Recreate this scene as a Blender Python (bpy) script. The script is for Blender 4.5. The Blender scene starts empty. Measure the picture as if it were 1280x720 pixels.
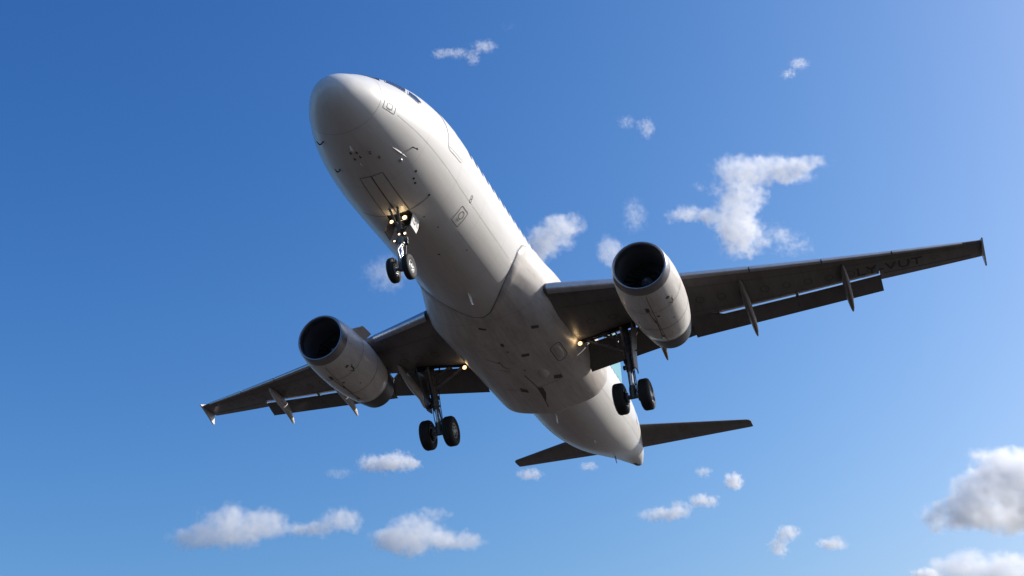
import bpy, bmesh, math, random
from mathutils import Vector, Matrix
R = math.radians
random.seed(7)
scene = bpy.context.scene
COL = scene.collection

# ------------------------------------------------------------------ camera, sky, sun, exposure
PITCH = R(3.5)                      # the airliner's nose-up attitude on approach
CAM_B = Vector((-22.17155, -11.05342, -20.76111))          # camera position in the airliner's own axes
CAM_ROWS = [[0.411861, -0.910993, -0.021507], [0.492731, 0.242494, -0.835711], [0.766542, 0.333599, 0.548749]]
ROT = Matrix.Rotation(PITCH, 4, 'Y')
cam_w = ROT @ CAM_B
ORIGIN = Vector((0, 0, 1.6)) - cam_w                    # where the airliner's datum sits, camera 1.6 m above ground
BODY = Matrix.Translation(ORIGIN) @ ROT
cd = bpy.data.cameras.new('camera'); cam = bpy.data.objects.new('camera', cd); COL.objects.link(cam)
r0, r1, r2 = [Vector(r) for r in CAM_ROWS]
m3 = Matrix((r0, -r1, -r2)).transposed()
cam.matrix_world = BODY @ Matrix.Translation(CAM_B) @ m3.to_4x4()
cd.sensor_width = 36.0; cd.lens = 1438.633 / 1280 * 36
cd.shift_x = 170.463 / 1280; cd.shift_y = -107.855 / 1280
cd.clip_start = 0.1; cd.clip_end = 60000
scene.camera = cam

SUN = Vector((0.42, -0.775, 0.50)).normalized()          # towards the sun
elev = math.asin(SUN.z)
world = bpy.data.worlds.new('World'); scene.world = world; world.use_nodes = True
wn, wl = world.node_tree.nodes, world.node_tree.links
bg = wn['Background']
sky = wn.new('ShaderNodeTexSky'); sky.sky_type = 'NISHITA'; sky.sun_disc = False
sky.sun_elevation = elev
sky.sun_rotation = math.atan2(SUN.x, SUN.y)
sky.air_density = 1.1; sky.dust_density = 2.5; sky.ozone_density = 3.0; sky.altitude = 0
sep = wn.new('ShaderNodeSeparateColor'); com = wn.new('ShaderNodeCombineColor'); wl.new(sky.outputs[0], sep.inputs[0])
for ch, (pw, gain) in enumerate(((1.86, 0.325), (1.36, 0.59), (1.0, 1.15))):      # the photograph's contrast, one curve per channel
    p_ = wn.new('ShaderNodeMath'); p_.operation = 'POWER'; p_.inputs[1].default_value = pw
    g_ = wn.new('ShaderNodeMath'); g_.operation = 'MULTIPLY'; g_.inputs[1].default_value = gain
    wl.new(sep.outputs[ch], p_.inputs[0]); wl.new(p_.outputs[0], g_.inputs[0]); c_ = wn.new('ShaderNodeMath'); c_.operation = 'MINIMUM'; c_.inputs[1].default_value = (5.2, 5.6, 6.4)[ch]      # the curve's shoulder
    wl.new(g_.outputs[0], c_.inputs[0]); wl.new(c_.outputs[0], com.inputs[ch])
wl.new(com.outputs[0], bg.inputs[0])
bg.inputs[1].default_value = 0.13
sd = bpy.data.lights.new('sun', 'SUN'); sd.energy = 4.9; sd.angle = R(0.55); sd.color = (1.0, 0.94, 0.86)
sun = bpy.data.objects.new('sun', sd); COL.objects.link(sun)
sun.rotation_euler = (-SUN).to_track_quat('-Z', 'Y').to_euler(); sun.location = (0, -50, 80)
scene.view_settings.view_transform = 'Standard'; scene.view_settings.look = 'None'
scene.view_settings.gamma = 1; scene.view_settings.use_curve_mapping = False
scene.view_settings.exposure = 0.22
scene.cycles.use_denoising = True
scene.cycles.volume_bounces = 32
scene.cycles.volume_step_rate = 0.35
scene.cycles.volume_max_steps = 256

# ------------------------------------------------------------------ helpers
def tag(o, label=None, cat=None, group=None, kind=None):
    if label: o['label'] = label
    if cat: o['category'] = cat
    if group: o['group'] = group
    if kind: o['kind'] = kind
    return o

BASE = Vector((17.7, 0, -4.32))       # the thing's base: under the main wheels
def finish(name, bm, mats, parent=None, smooth=True, angle=35, recalc=True):
    if recalc: bmesh.ops.recalc_face_normals(bm, faces=bm.faces)
    me = bpy.data.meshes.new(name); bm.to_mesh(me); bm.free()
    for m in (mats if isinstance(mats, (list, tuple)) else [mats]): me.materials.append(m)
    if smooth:
        me.shade_smooth(); me.set_sharp_from_angle(angle=R(angle))
    o = bpy.data.objects.new(name, me); COL.objects.link(o)
    if parent is not None:
        o.parent = parent
        if parent.type == 'EMPTY': o.location = -BASE
    return o

def loft(bm, rings, closed=True, cap=True, mat=0):
    """rings: lists of points of equal length; bridges them into a skin"""
    vs = [[bm.verts.new(p) for p in r] for r in rings]
    n = len(rings[0])
    for a, b in zip(vs, vs[1:]):
        for i in range(n if closed else n - 1):
            j = (i + 1) % n
            f = bm.faces.new((a[i], a[j], b[j], b[i])); f.material_index = mat
    if cap and closed:
        for r in (vs[0][::-1], vs[-1]):
            f = bm.faces.new(r); f.material_index = mat
    return vs

def tube(bm, pts, rad, n=10, mat=0, cap=True):
    pts = [Vector(p) for p in pts]
    rr = rad if isinstance(rad, (list, tuple)) else [rad] * len(pts)
    rings = []
    for i, p in enumerate(pts):
        d = (pts[min(i + 1, len(pts) - 1)] - pts[max(i - 1, 0)]).normalized()
        u = d.orthogonal().normalized() if i == 0 else (u - d * u.dot(d)).normalized()
        v = d.cross(u)
        rings.append([p + (u * math.cos(2 * math.pi * k / n) + v * math.sin(2 * math.pi * k / n)) * rr[i] for k in range(n)])
    loft(bm, rings, True, cap, mat)

def lathe(bm, prof, c, axis='X', n=48, mat=0, cap=False, mats=None):
    """prof: (along, radius) pairs round an axis through c"""
    c = Vector(c); rings = []
    for t, r in prof:
        ring = []
        for k in range(n):
            a = 2 * math.pi * k / n; ca, sa = math.cos(a) * r, math.sin(a) * r
            ring.append(c + (Vector((t, ca, sa)) if axis == 'X' else Vector((ca, t, sa)) if axis == 'Y' else Vector((ca, sa, t))))
        rings.append(ring)
    vs = [[bm.verts.new(p) for p in r] for r in rings]
    for q, (a, b) in enumerate(zip(vs, vs[1:])):
        for i in range(n):
            j = (i + 1) % n
            f = bm.faces.new((a[i], a[j], b[j], b[i])); f.material_index = mats[q] if mats else mat
    if cap:
        for r in (vs[0][::-1], vs[-1]):
            f = bm.faces.new(r); f.material_index = mat

def box(bm, lo, hi, mat=0, mtx=None, bev=0.0):
    x0, y0, z0 = lo; x1, y1, z1 = hi
    vs = [bm.verts.new((x, y, z)) for x in (x0, x1) for y in (y0, y1) for z in (z0, z1)]
    if mtx is not None:
        for v in vs: v.co = mtx @ v.co
    fs = []
    for q in ((0, 1, 3, 2), (4, 6, 7, 5), (0, 4, 5, 1), (2, 3, 7, 6), (0, 2, 6, 4), (1, 5, 7, 3)):
        f = bm.faces.new([vs[i] for i in q]); f.material_index = mat; fs.append(f)
    if bev:
        es = list({e for f in fs for e in f.edges})
        bmesh.ops.bevel(bm, geom=es, offset=bev, segments=2, affect='EDGES', profile=0.5)

# ------------------------------------------------------------------ materials
def mat(name, col, rough=0.4, metal=0.0, coat=0.0, emit=None, estr=0):
    m = bpy.data.materials.new(name); m.use_nodes = True
    b = m.node_tree.nodes['Principled BSDF']
    b.inputs['Base Color'].default_value = (*col, 1); b.inputs['Roughness'].default_value = rough
    b.inputs['Metallic'].default_value = metal; b.inputs['Coat Weight'].default_value = coat
    b.inputs['Coat Roughness'].default_value = 0.12
    if emit: b.inputs['Emission Color'].default_value = (*emit, 1); b.inputs['Emission Strength'].default_value = estr
    return m

def nn(m, t, **k):
    n = m.node_tree.nodes.new(t)
    for a, v in k.items(): setattr(n, a, v)
    return n
def math_(m, op, a, b=None, c=None, clamp=False):
    n = nn(m, 'ShaderNodeMath', operation=op, use_clamp=clamp)
    for i, v in enumerate((a, b, c)):
        if v is None: continue
        if isinstance(v, (int, float)): n.inputs[i].default_value = v
        else: m.node_tree.links.new(v, n.inputs[i])
    return n.outputs[0]

def weather(m, col, grime=(0.30, 0.25, 0.20), amount=0.35, stretch=(0.25, 1.6, 1.6), scale=1.0, seams=None, bump=0.0, rough=(0.3, 0.5)):
    """paint with streaked dirt running aft, faint blotches, and thin skin joints"""
    L = m.node_tree.links; b = m.node_tree.nodes['Principled BSDF']
    tc = nn(m, 'ShaderNodeTexCoord'); mp = nn(m, 'ShaderNodeMapping'); mp.inputs['Scale'].default_value = stretch
    L.new(tc.outputs['Object'], mp.inputs['Vector'])
    n1 = nn(m, 'ShaderNodeTexNoise'); n1.inputs['Scale'].default_value = 1.3 * scale; n1.inputs['Detail'].default_value = 7; n1.inputs['Roughness'].default_value = 0.62
    L.new(mp.outputs[0], n1.inputs['Vector'])
    n2 = nn(m, 'ShaderNodeTexNoise'); n2.inputs['Scale'].default_value = 5.0 * scale; n2.inputs['Detail'].default_value = 6
    L.new(mp.outputs[0], n2.inputs['Vector'])
    s = math_(m, 'ADD', math_(m, 'MULTIPLY', n1.outputs[0], 0.65), math_(m, 'MULTIPLY', n2.outputs[0], 0.35))
    g = nn(m, 'ShaderNodeMapRange'); g.inputs[1].default_value = 0.44; g.inputs[2].default_value = 0.68
    g.inputs[3].default_value = 0; g.inputs[4].default_value = amount
    L.new(s, g.inputs[0]); f = g.outputs[0]
    mx = nn(m, 'ShaderNodeMix', data_type='RGBA'); L.new(f, mx.inputs[0])
    mx.inputs[6].default_value = (*col, 1); mx.inputs[7].default_value = (*grime, 1)
    out = mx.outputs[2]
    if seams:
        sx = nn(m, 'ShaderNodeSeparateXYZ'); L.new(tc.outputs['Object'], sx.inputs[0])
        tot = None
        for ax, per, off, w in seams:
            u = math_(m, 'ADD', sx.outputs[ax], off)
            d = math_(m, 'PINGPONG', u, per / 2)
            l = math_(m, 'LESS_THAN', d, w)
            tot = l if tot is None else math_(m, 'MAXIMUM', tot, l)
        m2 = nn(m, 'ShaderNodeMix', data_type='RGBA'); L.new(math_(m, 'MULTIPLY', tot, 0.35), m2.inputs[0])
        L.new(out, m2.inputs[6]); m2.inputs[7].default_value = (0.12, 0.11, 0.10, 1); out = m2.outputs[2]
    L.new(out, b.inputs['Base Color'])
    rr = nn(m, 'ShaderNodeMapRange'); L.new(n2.outputs[0], rr.inputs[0]); rr.inputs[3].default_value = rough[0]; rr.inputs[4].default_value = rough[1]
    L.new(rr.outputs[0], b.inputs['Roughness'])
    if bump:
        bp = nn(m, 'ShaderNodeBump'); bp.inputs['Strength'].default_value = bump; bp.inputs['Distance'].default_value = 0.02
        L.new(n1.outputs[0], bp.inputs['Height']); L.new(bp.outputs[0], b.inputs['Normal'])
    return m

M = {}
M['white'] = weather(mat('white_paint', (.70, .69, .67), .3, coat=.2), (.70, .69, .67), (.50, .45, .40), .35, seams=[(0, 2.13, .9, .005)], bump=.05)
M['fairing'] = weather(mat('fairing_paint', (.6, .58, .55), .4), (.66, .62, .58), (.34, .28, .24), .6, seams=[(0, 1.6, .2, .008)], bump=.05)
M['grey'] = weather(mat('wing_grey', (.2, .195, .19), .42), (.175, .16, .155), (.09, .075, .06), .6, seams=[(1, 1.9, .3, .008)])
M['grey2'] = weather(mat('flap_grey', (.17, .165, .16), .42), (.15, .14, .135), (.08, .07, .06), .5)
M['slat'] = weather(mat('slat_metal', (.5, .5, .52), .3, 0.8), (.5, .5, .52), (.25, .24, .23), .4, rough=(.25, .45))
M['nacelle'] = weather(mat('nacelle_paint', (.5, .48, .45), .35, coat=.2), (.76, .73, .69), (.46, .40, .35), .5, stretch=(.5, 2, 2), scale=1.3, seams=[(0, 1.45, .1, .009)], bump=.04)
M['lip'] = weather(mat('bare_lip', (.40, .40, .43), .3, .9), (.34, .34, .36), (.2, .2, .21), .4, rough=(.28, .42))
M['exhaust'] = mat('exhaust_metal', (.11, .105, .105), .42, .8)
M['dark'] = mat('painted_well_shade', (.012, .012, .013), .7)
M['liner'] = mat('intake_liner', (.16, .16, .17), .45)
M['fan'] = mat('fan_blades', (.18, .18, .19), .35, .7)
M['spin'] = mat('spinner', (.14, .14, .15), .3)
M['line'] = mat('panel_gap', (.05, .045, .04), .7)
M['mark'] = mat('faded_gap', (.13, .115, .10), .7)
M['reg'] = mat('faded_lettering', (.045, .042, .04), .6)
M['softline'] = mat('panel_joint', (.47, .46, .44), .6)
M['glass'] = mat('cockpit_glass', (.012, .014, .018), .06, coat=.6)
M['tyre'] = weather(mat('tyre_rubber', (.018, .018, .018), .75), (.018, .018, .018), (.035, .032, .03), .6, stretch=(1, 1, 1), scale=3, rough=(.65, .85))
M['rim'] = mat('wheel_rim', (.55, .55, .54), .4, .4)
M['steel'] = weather(mat('gear_paint', (.2, .2, .2), .4, .2), (.20, .20, .20), (.05, .045, .04), .8, stretch=(2, 2, 2), scale=2)
M['chrome'] = mat('polished_piston', (.75, .75, .76), .15, 1.0)
M['black'] = mat('black_paint', (.012, .012, .014), .5)
M['teal'] = weather(mat('teal_paint', (.17, .40, .42), .3), (.17, .40, .42), (.12, .3, .32), .3)
M['sky_blue_paint'] = mat('pale_blue_paint', (.38, .62, .78), .3)
M['lamp'] = mat('lit_lamp', (1, .9, .7), .3, emit=(1.0, .74, .40), estr=9)
M['lamp_rim'] = mat('lamp_glow_ring', (1, .8, .55), .3, emit=(1.0, .50, .18), estr=1.6)  # dimmer warm emission painted round each lamp as its soft bloom
M['chromering'] = mat('lamp_housing', (.3, .3, .3), .35, .8)


TOP=[(0,-.52),(.03,-.378),(.1,-.247),(.3,-.045),(.6,.15),(1.0,.42),(1.5,.69),(1.9,.92),(2.3,1.14),(2.6,1.29),(3.2,1.54),(4.0,1.775),(5.0,1.975),(6.0,2.06),(7,2.07),(24.5,2.07),(28,2.05),(31,1.95),(33,1.8),(35,1.6),(36.5,1.38),(37.4,1.22)]
BOT=[(0,-.52),(.03,-.691),(.1,-.823),(.3,-1.026),(.6,-1.201),(1.0,-1.369),(1.6,-1.57),(2.4,-1.756),(3.4,-1.926),(4.5,-2.026),(5.5,-2.06),(6.5,-2.07),(23.5,-2.07),(25,-2.03),(26.5,-1.86),(28,-1.58),(30,-1.10),(32,-.55),(34,0.0),(36,.48),(37.4,.78)]
WID=[(0,0),(.03,.19),(.1,.345),(.3,.594),(.6,.816),(1.0,1.044),(1.5,1.249),(2.0,1.433),(2.6,1.61),(3.3,1.76),(4,1.86),(5,1.95),(6,1.975),(24.5,1.975),(26,1.95),(28,1.84),(30,1.62),(32,1.33),(34,.98),(36,.60),(37.4,.24)]
MID=[(0,-.52),(1,-.486),(2.5,-.31),(4,-.134),(6,0),(24.5,0),(28,.25),(32,.70),(36,.95),(37.4,1.0)]
def pch(T,root=False):
    x=[math.sqrt(p[0]) if root else p[0] for p in T];y=[p[1] for p in T];n=len(x)
    h=[x[i+1]-x[i] for i in range(n-1)];d=[(y[i+1]-y[i])/h[i] for i in range(n-1)];m=[0]*n
    m[0]=d[0];m[-1]=d[-1]
    for i in range(1,n-1):
        if d[i-1]*d[i]>0:
            a=2*h[i]+h[i-1];b=h[i]+2*h[i-1];m[i]=(a+b)/(a/d[i-1]+b/d[i])
    def f(v):
        if root:v=math.sqrt(max(v,0))
        v=min(max(v,x[0]),x[-1])
        i=0
        while i<n-2 and v>x[i+1]:i+=1
        t=(v-x[i])/h[i]
        return y[i]*(1+2*t)*(1-t)**2+h[i]*m[i]*t*(1-t)**2+y[i+1]*t*t*(3-2*t)+h[i]*m[i+1]*t*t*(t-1)
    return f
fT,fB,fW,fM=pch(TOP,1),pch(BOT,1),pch(WID,1),pch(MID,1)
def fus(x,a,off=0.):  # a degrees from bottom, + to port
    r=math.radians(a);w=fW(x)+off;zc=fM(x);h=(zc-fB(x) if math.cos(r)>0 else fT(x)-zc)+off
    return (x,-w*math.sin(r),zc-h*math.cos(r))

# ------------------------------------------------------------------ fuselage form (x aft of nose, y to starboard, z up)
def band(bm, pts, w, surf, off=.004, mat=0):
    """thin raised ribbon of width w metres following (x, angle) points on a surface"""
    P = [Vector(surf(x, a, off)) for x, a in pts]; 
    Q = [Vector(surf(x, a, off + .02)) for x, a in pts]
    L, Rr = [], []
    for i, p in enumerate(P):
        d = (P[min(i + 1, len(P) - 1)] - P[max(i - 1, 0)])
        if d.length < 1e-6: d = Vector((1, 0, 0))
        n = (Q[i] - P[i]).normalized(); s = d.normalized().cross(n).normalized() * w / 2
        L.append(bm.verts.new(p - s)); Rr.append(bm.verts.new(p + s))
    for i in range(len(P) - 1):
        f = bm.faces.new((L[i], Rr[i], Rr[i + 1], L[i + 1])); f.material_index = mat

def densify(pts, step=.12):
    out = []
    for (x0, a0), (x1, a1) in zip(pts, pts[1:]):
        n = max(1, int(math.hypot(x1 - x0, R(a1 - a0) * 2) / step))
        for k in range(n): out.append((x0 + (x1 - x0) * k / n, a0 + (a1 - a0) * k / n))
    return out + [pts[-1]]

def rrect(x0, x1, a0, a1, r=.12):
    """rounded rectangle outline in (x, angle)"""
    ra = math.degrees(r / 2.0); out = []
    for cx, ca, s in ((x1 - r, a1 - ra, 0), (x0 + r, a1 - ra, 1), (x0 + r, a0 + ra, 2), (x1 - r, a0 + ra, 3)):
        for k in range(5):
            t = R(90 * s + 90 * k / 4); out.append((cx + r * math.cos(t), ca + ra * math.sin(t)))
    return out

def loop(bm, pts, w, surf, off=.004, mat=0): band(bm, densify(list(pts) + [pts[0]]), w, surf, off, mat)

def patch(bm, pts, surf, off=.006, mat=0, nu=10):
    """filled patch of a convex outline of (x, angle) points, hugging the surface"""
    cx = sum(p[0] for p in pts) / len(pts); ca = sum(p[1] for p in pts) / len(pts)
    pts = densify(list(pts) + [pts[0]], .08)[:-1]
    c = bm.verts.new(surf(cx, ca, off)); prev = None
    rings = [[bm.verts.new(surf(cx + (x - cx) * k / nu, ca + (a - ca) * k / nu, off)) for x, a in pts] for k in range(1, nu + 1)]
    n = len(pts)
    for i in range(n):
        f = bm.faces.new((c, rings[0][i], rings[0][(i + 1) % n])); f.material_index = mat
    for r, s in zip(rings, rings[1:]):
        for i in range(n):
            j = (i + 1) % n
            f = bm.faces.new((r[i], s[i], s[j], r[j])); f.material_index = mat

def glow_rim(o):
    """the outer ring of a lamp glass shines less than its middle"""
    cs = [p.center for p in o.data.polygons]; c = sum(cs, Vector()) / len(cs); ds = [(q - c).yz.length for q in cs]; mx = max(ds)
    for p, d_ in zip(o.data.polygons, ds): p.material_index = 1 if d_ > .6 * mx else 0
    return o
plane = bpy.data.objects.new('airliner', None); COL.objects.link(plane)
plane.matrix_world = BODY @ Matrix.Translation(BASE); plane.empty_display_size = 2
tag(plane, 'white twin-engine jet airliner descending with wheels down and flaps lowered against the blue sky', 'airplane')

# --- fuselage
bm = bmesh.new(); N = 96
xs = [0.0015, .006, .015, .03, .05, .08, .12, .17, .23, .3, .38, .47, .57, .68, .8, .93, 1.07, 1.2, 1.35, 1.5, 1.65, 1.8, 1.95, 2.1, 2.3, 2.5, 2.7, 2.9, 3.1, 3.35, 3.6, 3.9, 4.2, 4.6, 5.0, 5.5, 6, 6.6, 7.3] + \
     [8.5 + i for i in range(15)] + [23.5 + .6 * i for i in range(23)] + [37.1, 37.4]
loft(bm, [[fus(x, 360 * k / N) for k in range(N)] for x in xs])
fuselage = finish('fuselage', bm, M['white'], plane, angle=50)

# radome joint, skin joints, cargo and service hatches
ring = lambda x, a0, a1, n=60: [(x, a0 + (a1 - a0) * k / n) for k in range(n + 1)]
for pts, w_ in ((densify([(1.9, 71), (2.15, 69.5), (4.77, 62.5), (6, 60), (10.6, 59)]), .011), (densify([(7.1, 34), (10.9, 34)]), .014),
                (densify([(1.3, -74), (2.15, -69.5), (4.77, -62.5), (6, -60), (10.6, -59)]), .011), (densify([(21.8, 60), (33, 62)]), .012), (densify([(21.8, -60), (33, -62)]), .012)):
    bm = bmesh.new(); band(bm, pts, w_, fus); finish('skin_joint', bm, M['softline'], fuselage, smooth=False, recalc=False)
bm = bmesh.new(); band(bm, ring(1.22, -180, 180, 120), .007, fus); finish('radome_joint', bm, M['softline'], fuselage, smooth=False, recalc=False)

def on(x, a, off=0): return Vector(fus(x, a, off))
def normal(x, a): return (on(x, a, .1) - on(x, a)).normalized()

# cockpit windows
WIN = [[(1.52, 130), (1.28, 143), (1.12, 160), (1.08, 176.5), (1.80, 176.5), (1.84, 160), (1.88, 147.5)],
       [(1.75, 129.5), (2.38, 115.5), (2.64, 127), (2.15, 146.5)],
       [(2.46, 114), (2.86, 106), (3.12, 110.5), (3.02, 119), (2.76, 125.5)]]
for s in (1, -1):
    for w_ in WIN:
        bm = bmesh.new(); patch(bm, [(x, a * s) for x, a in w_], fus, .008); pane = finish('cockpit_window', bm, M['glass'], plane)
        bm = bmesh.new(); loop(bm, [(x, a * s) for x, a in w_], .035, fus, .012); finish('window_frame', bm, M['softline'], pane, smooth=False)
# cabin windows, one mesh each
for s in (1, -1):
    for i in range(40):
        x = 6.55 + i * .533
        if x > 28.4: break
        bm = bmesh.new(); patch(bm, rrect(x - .115, x + .115, 107.5 * s - 5, 107.5 * s + 5, .11), fus, .006, nu=2)
        finish('cabin_window', bm, M['glass'], plane)
# doors
for s in (1, -1):
    for x0, x1, nm in ((4.50, 5.52, 'cabin_door'), (29.6, 30.4, 'cabin_door')):
        a0, a1 = 79, 134
        bm = bmesh.new(); patch(bm, [(x, a * s) for x, a in rrect(x0, x1, a0, a1, .14)], fus, .007, nu=12)
        d = finish(nm, bm, M['white'], plane)
        bm = bmesh.new(); loop(bm, [(x, a * s) for x, a in rrect(x0, x1, a0, a1, .14)], .026, fus, .009)
        band(bm, densify([(x0 + .06, (a0 + 3) * s), (x1 - .06, (a0 + 3) * s)]), .03, fus, .012)
        finish('door_seal', bm, M['softline'], d, smooth=False, recalc=False)
# avionics hatch at the nose, with its inner plate
bm = bmesh.new()
loop(bm, rrect(1.35, 1.78, 68.5, 84, .04), .014, fus, .006)
loop(bm, rrect(1.47, 1.66, 72, 80.5, .03), .014, fus, .006)
for k in range(4): band(bm, densify([(1.50 + .035 * k, 70.3), (1.50 + .035 * k, 71.4)]), .012, fus, .006)
finish('nose_hatch', bm, M['line'], plane, smooth=False, recalc=False)
# service panel low on the port side: outline, round gauge, slot marks
bm = bmesh.new()
loop(bm, rrect(6.42, 6.92, 35.5, 51.5, .05), .020, fus, .006)
loop(bm, [(6.68 + .13 * math.cos(t), 45.2 + 3.6 * math.sin(t)) for t in [k * math.pi / 8 for k in range(16)]], .022, fus, .007)
for q in (.0, .06, .12): band(bm, densify([(6.60 + q, 38.6), (6.60 + q, 40.6)]), .022, fus, .007)
finish('service_panel', bm, M['line'], plane, smooth=False, recalc=False)
bm = bmesh.new()
for da in (-1.7, 1.7): loop(bm, [(6.70 + .06 * math.cos(t), 62.9 + da + 1.6 * math.sin(t)) for t in [k * math.pi / 6 for k in range(12)]], .02, fus, .007)
finish('port_symbol', bm, M['line'], plane, smooth=False, recalc=False)
# closed forward wheel-bay doors and the bay's edge lines
for s in (1, -1):
    bm = bmesh.new()
    pts = [(2.95, .3 * s), (2.95, 12.2 * s), (4.86, 11.3 * s), (4.86, .3 * s)]
    patch(bm, pts, fus, .008, nu=6)
    d = finish('wheel_bay_door', bm, M['white'], plane)
    bm = bmesh.new(); loop(bm, pts, .022, fus, .011); finish('door_gap', bm, M['mark'], d, smooth=False, recalc=False)
for pts, w_ in (([(4.88, 12), (4.84, 32)], .028), ([(4.92, -12), (4.9, -37)], .022)):
    bm = bmesh.new(); band(bm, densify(pts), w_, fus); finish('bay_seam', bm, M['mark'], fuselage, smooth=False, recalc=False)
for x, a, r_ in ((3.82, 32.1, .045), (4.0, 30.5, .045), (3.66, 38, .045), (4.8, 33.2, .045), (7.64, 7, .04), (5.5, 18, .03), (6.3, 22, .03), (5.9, 8, .03), (8.2, 30, .03)):
    bm = bmesh.new(); patch(bm, [(x + r_ * math.cos(t), a + r_ * 28 * math.sin(t)) for t in [k * math.pi / 4 for k in range(8)]], fus, .006, nu=1)
    finish('drain_hole', bm, M['line'], fuselage, smooth=False, recalc=False)

# probes and antennas
def blade(name, x, a, ln, ht, th=.035, m=None, sweep=.5, yaw=0.0):
    bm = bmesh.new(); p = on(x, a, -.02); n = normal(x, a); t = Vector((1, 0, 0)); t = (t - n * t.dot(n)).normalized()
    if yaw: t = Matrix.Rotation(yaw, 3, n) @ t
    s = t.cross(n)
    rings = []
    for h, c in ((0, 1), (.5, .82), (.9, .6), (1, .45)):
        o = p + n * ht * h + t * (sweep * ht * h)
        L_ = ln * c
        rings.append([o + t * (L_ * u) + s * (th * v) for u, v in ((-.5, 0), (-.3, .42), (0, .5), (.3, .3), (.5, 0), (.3, -.3), (0, -.5), (-.3, -.42))])
    loft(bm, rings); return finish(name, bm, m or M['white'], plane)
def probe(x, a, ht=.13, ln=.22, m=None, name='pitot_probe'):
    bm = bmesh.new(); p = on(x, a, -.01); n = normal(x, a)
    tube(bm, [p, p + n * ht * .6, p + n * ht + Vector((-.05, 0, 0)), p + n * ht + Vector((-ln, 0, 0))], [.028, .022, .022, .012], 8)
    finish(name, bm, m or M['exhaust'], plane)
probe(2.1, 14); probe(2.61, -31.2); probe(1.55, -42, .16); probe(2.4, 19, .1, .1)
for dx, da in ((-.14, -5.5), (.13, 5.5), (.17, -4), (-.1, 4)):
    blade('static_vane', 2.03 + dx * .8, -3 + da * .75, 11e-2, .05, .045, M['exhaust'], yaw=.4)
blade('belly_antenna', 1.78, -3.2, .30, .10, .05); blade('belly_antenna', 2.45, -2.5, .22, .05, .06)
bm = bmesh.new(); p = on(2.95, 51.9); n = normal(2.95, 51.9)
tube(bm, [p, p + n * .07, p + n * .16 + Vector((.03, 0, 0))], [.022, .018, .014], 8); lathe(bm, [(-.03, .001), (-.02, .03), (.02, .03), (.03, .001)], p + n * .17, n=12)
finish('angle_sensor', bm, M['exhaust'], plane)
bm = bmesh.new(); p = on(2.94, 34.1, .0); lathe(bm, [(-.06, .001), (-.04, .04), (0, .05), (.05, .03), (.06, .001)], p, n=14); finish('ice_probe', bm, M['rim'], plane)
blade('drain_mast', 21.95, -6.0, .34, .36, .05); blade('radio_antenna', 10.6, 5, .42, .34, .05)
blade('radio_antenna', 31.6, 0, .35, .30, .04, M['black'])
blade('belly_antenna', 26.0, 10, .2, .12, .05)
# strake-like raised fairing low on the nose
bm = bmesh.new()
rings = []
for k in range(11):
    u = k / 10; x = 2.25 + u * .85; a = 35.5 + 5.2 * u; w_ = 1.6 * math.sin(math.pi * min(max(u, .04), .96)) + .05
    rings.append([on(x, a + w_ * v, -.01 + .028 * h * math.sin(math.pi * min(max(u, .03), .97))) for v, h in ((-1, 0), (-.5, .8), (0, 1.2), (.5, .8), (1, 0), (0, -.5))])
loft(bm, rings); finish('probe_fairing', bm, M['white'], plane)

# --- tail cone outlet
bm = bmesh.new()
lathe(bm, [(37.38, .20), (37.50, .19), (37.52, .15), (37.2, .13)], (0, 0, 1.0), n=24)
finish('exhaust_outlet', bm, M['exhaust'], plane)
bm = bmesh.new()
patch(bm, rrect(36.35, 36.95, -14, 8, .1), fus, .012, nu=3); patch(bm, rrect(37.02, 37.32, -30, 20, .06), fus, .012, nu=3)
finish('tail_vent', bm, M['black'], plane)

# --- belly fairing
def fair_x0(a):
    a = abs(a); T = [(0, 12.38), (10, 12.2), (22, 11.7), (34, 11.27), (46, 11.0), (58, 10.89), (73, 10.95), (84, 11.3), (95, 12.2), (104, 13.2)]
    for (p, q), (r, s) in zip(T, T[1:]):
        if a <= r: return q + (s - q) * (a - p) / (r - p)
    return 13.2
def fair_x1(a):
    a = abs(a); T = [(0, 21.3), (15, 21.2), (30, 21.35), (45, 21.6), (60, 21.7), (80, 21.2), (104, 20.2)]
    for (p, q), (r, s) in zip(T, T[1:]):
        if a <= r: return q + (s - q) * (a - p) / (r - p)
    return 20.2
def sm(t): t = min(max(t, 0), 1); return t * t * (3 - 2 * t)
def fair_off(x, a):
    A = abs(a); x0, x1 = fair_x0(a), fair_x1(a)
    amp = .43 + .20 * sm((A - 15) / 35) - .20 * sm((A - 55) / 30) - .25 * sm((A - 78) / 26)
    rise = sm((x - x0) / 2.7) ; fall = 1 - (.88 - .25 * sm((A - 60) / 30)) * sm((x - (x1 - .95)) / .95) ** 2.6
    st = .06 * sm((x - x0) / .03)
    return -.01 + st + amp * rise * fall
def fair(x, a, off=0): return fus(x, a, fair_off(x, a) + off)
bm = bmesh.new(); rings = []
NA, NX = 104, 90
for i in range(NX + 1):
    u = i / NX
    rings.append([])
    for k in range(NA + 1):
        a = -104 + 208 * k / NA; x0, x1 = fair_x0(a), fair_x1(a)
        uu = u if i > 2 else (0, .0012, .004)[i]
        x = x0 + (x1 - x0) * uu
        o = fair_off(x, a)
        if i == 0: o = -.03
        if i == NX: o = -.08
        rings[-1].append(fus(x, a, o))
loft(bm, rings, closed=False, cap=False)
fairing = finish('belly_fairing', bm, M['fairing'], plane, angle=60)
bm = bmesh.new()
band(bm, [(fair_x0(a) - .02, a) for a in [-95 + 2 * k for k in range(96)]], .03, fus, .003)
finish('fairing_gap', bm, M['mark'], fairing, smooth=False, recalc=False)
bm = bmesh.new()
band(bm, [(fair_x1(a) + .02, a) for a in [-80 + 2 * k for k in range(81)]], .035, fus, .003)
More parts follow.
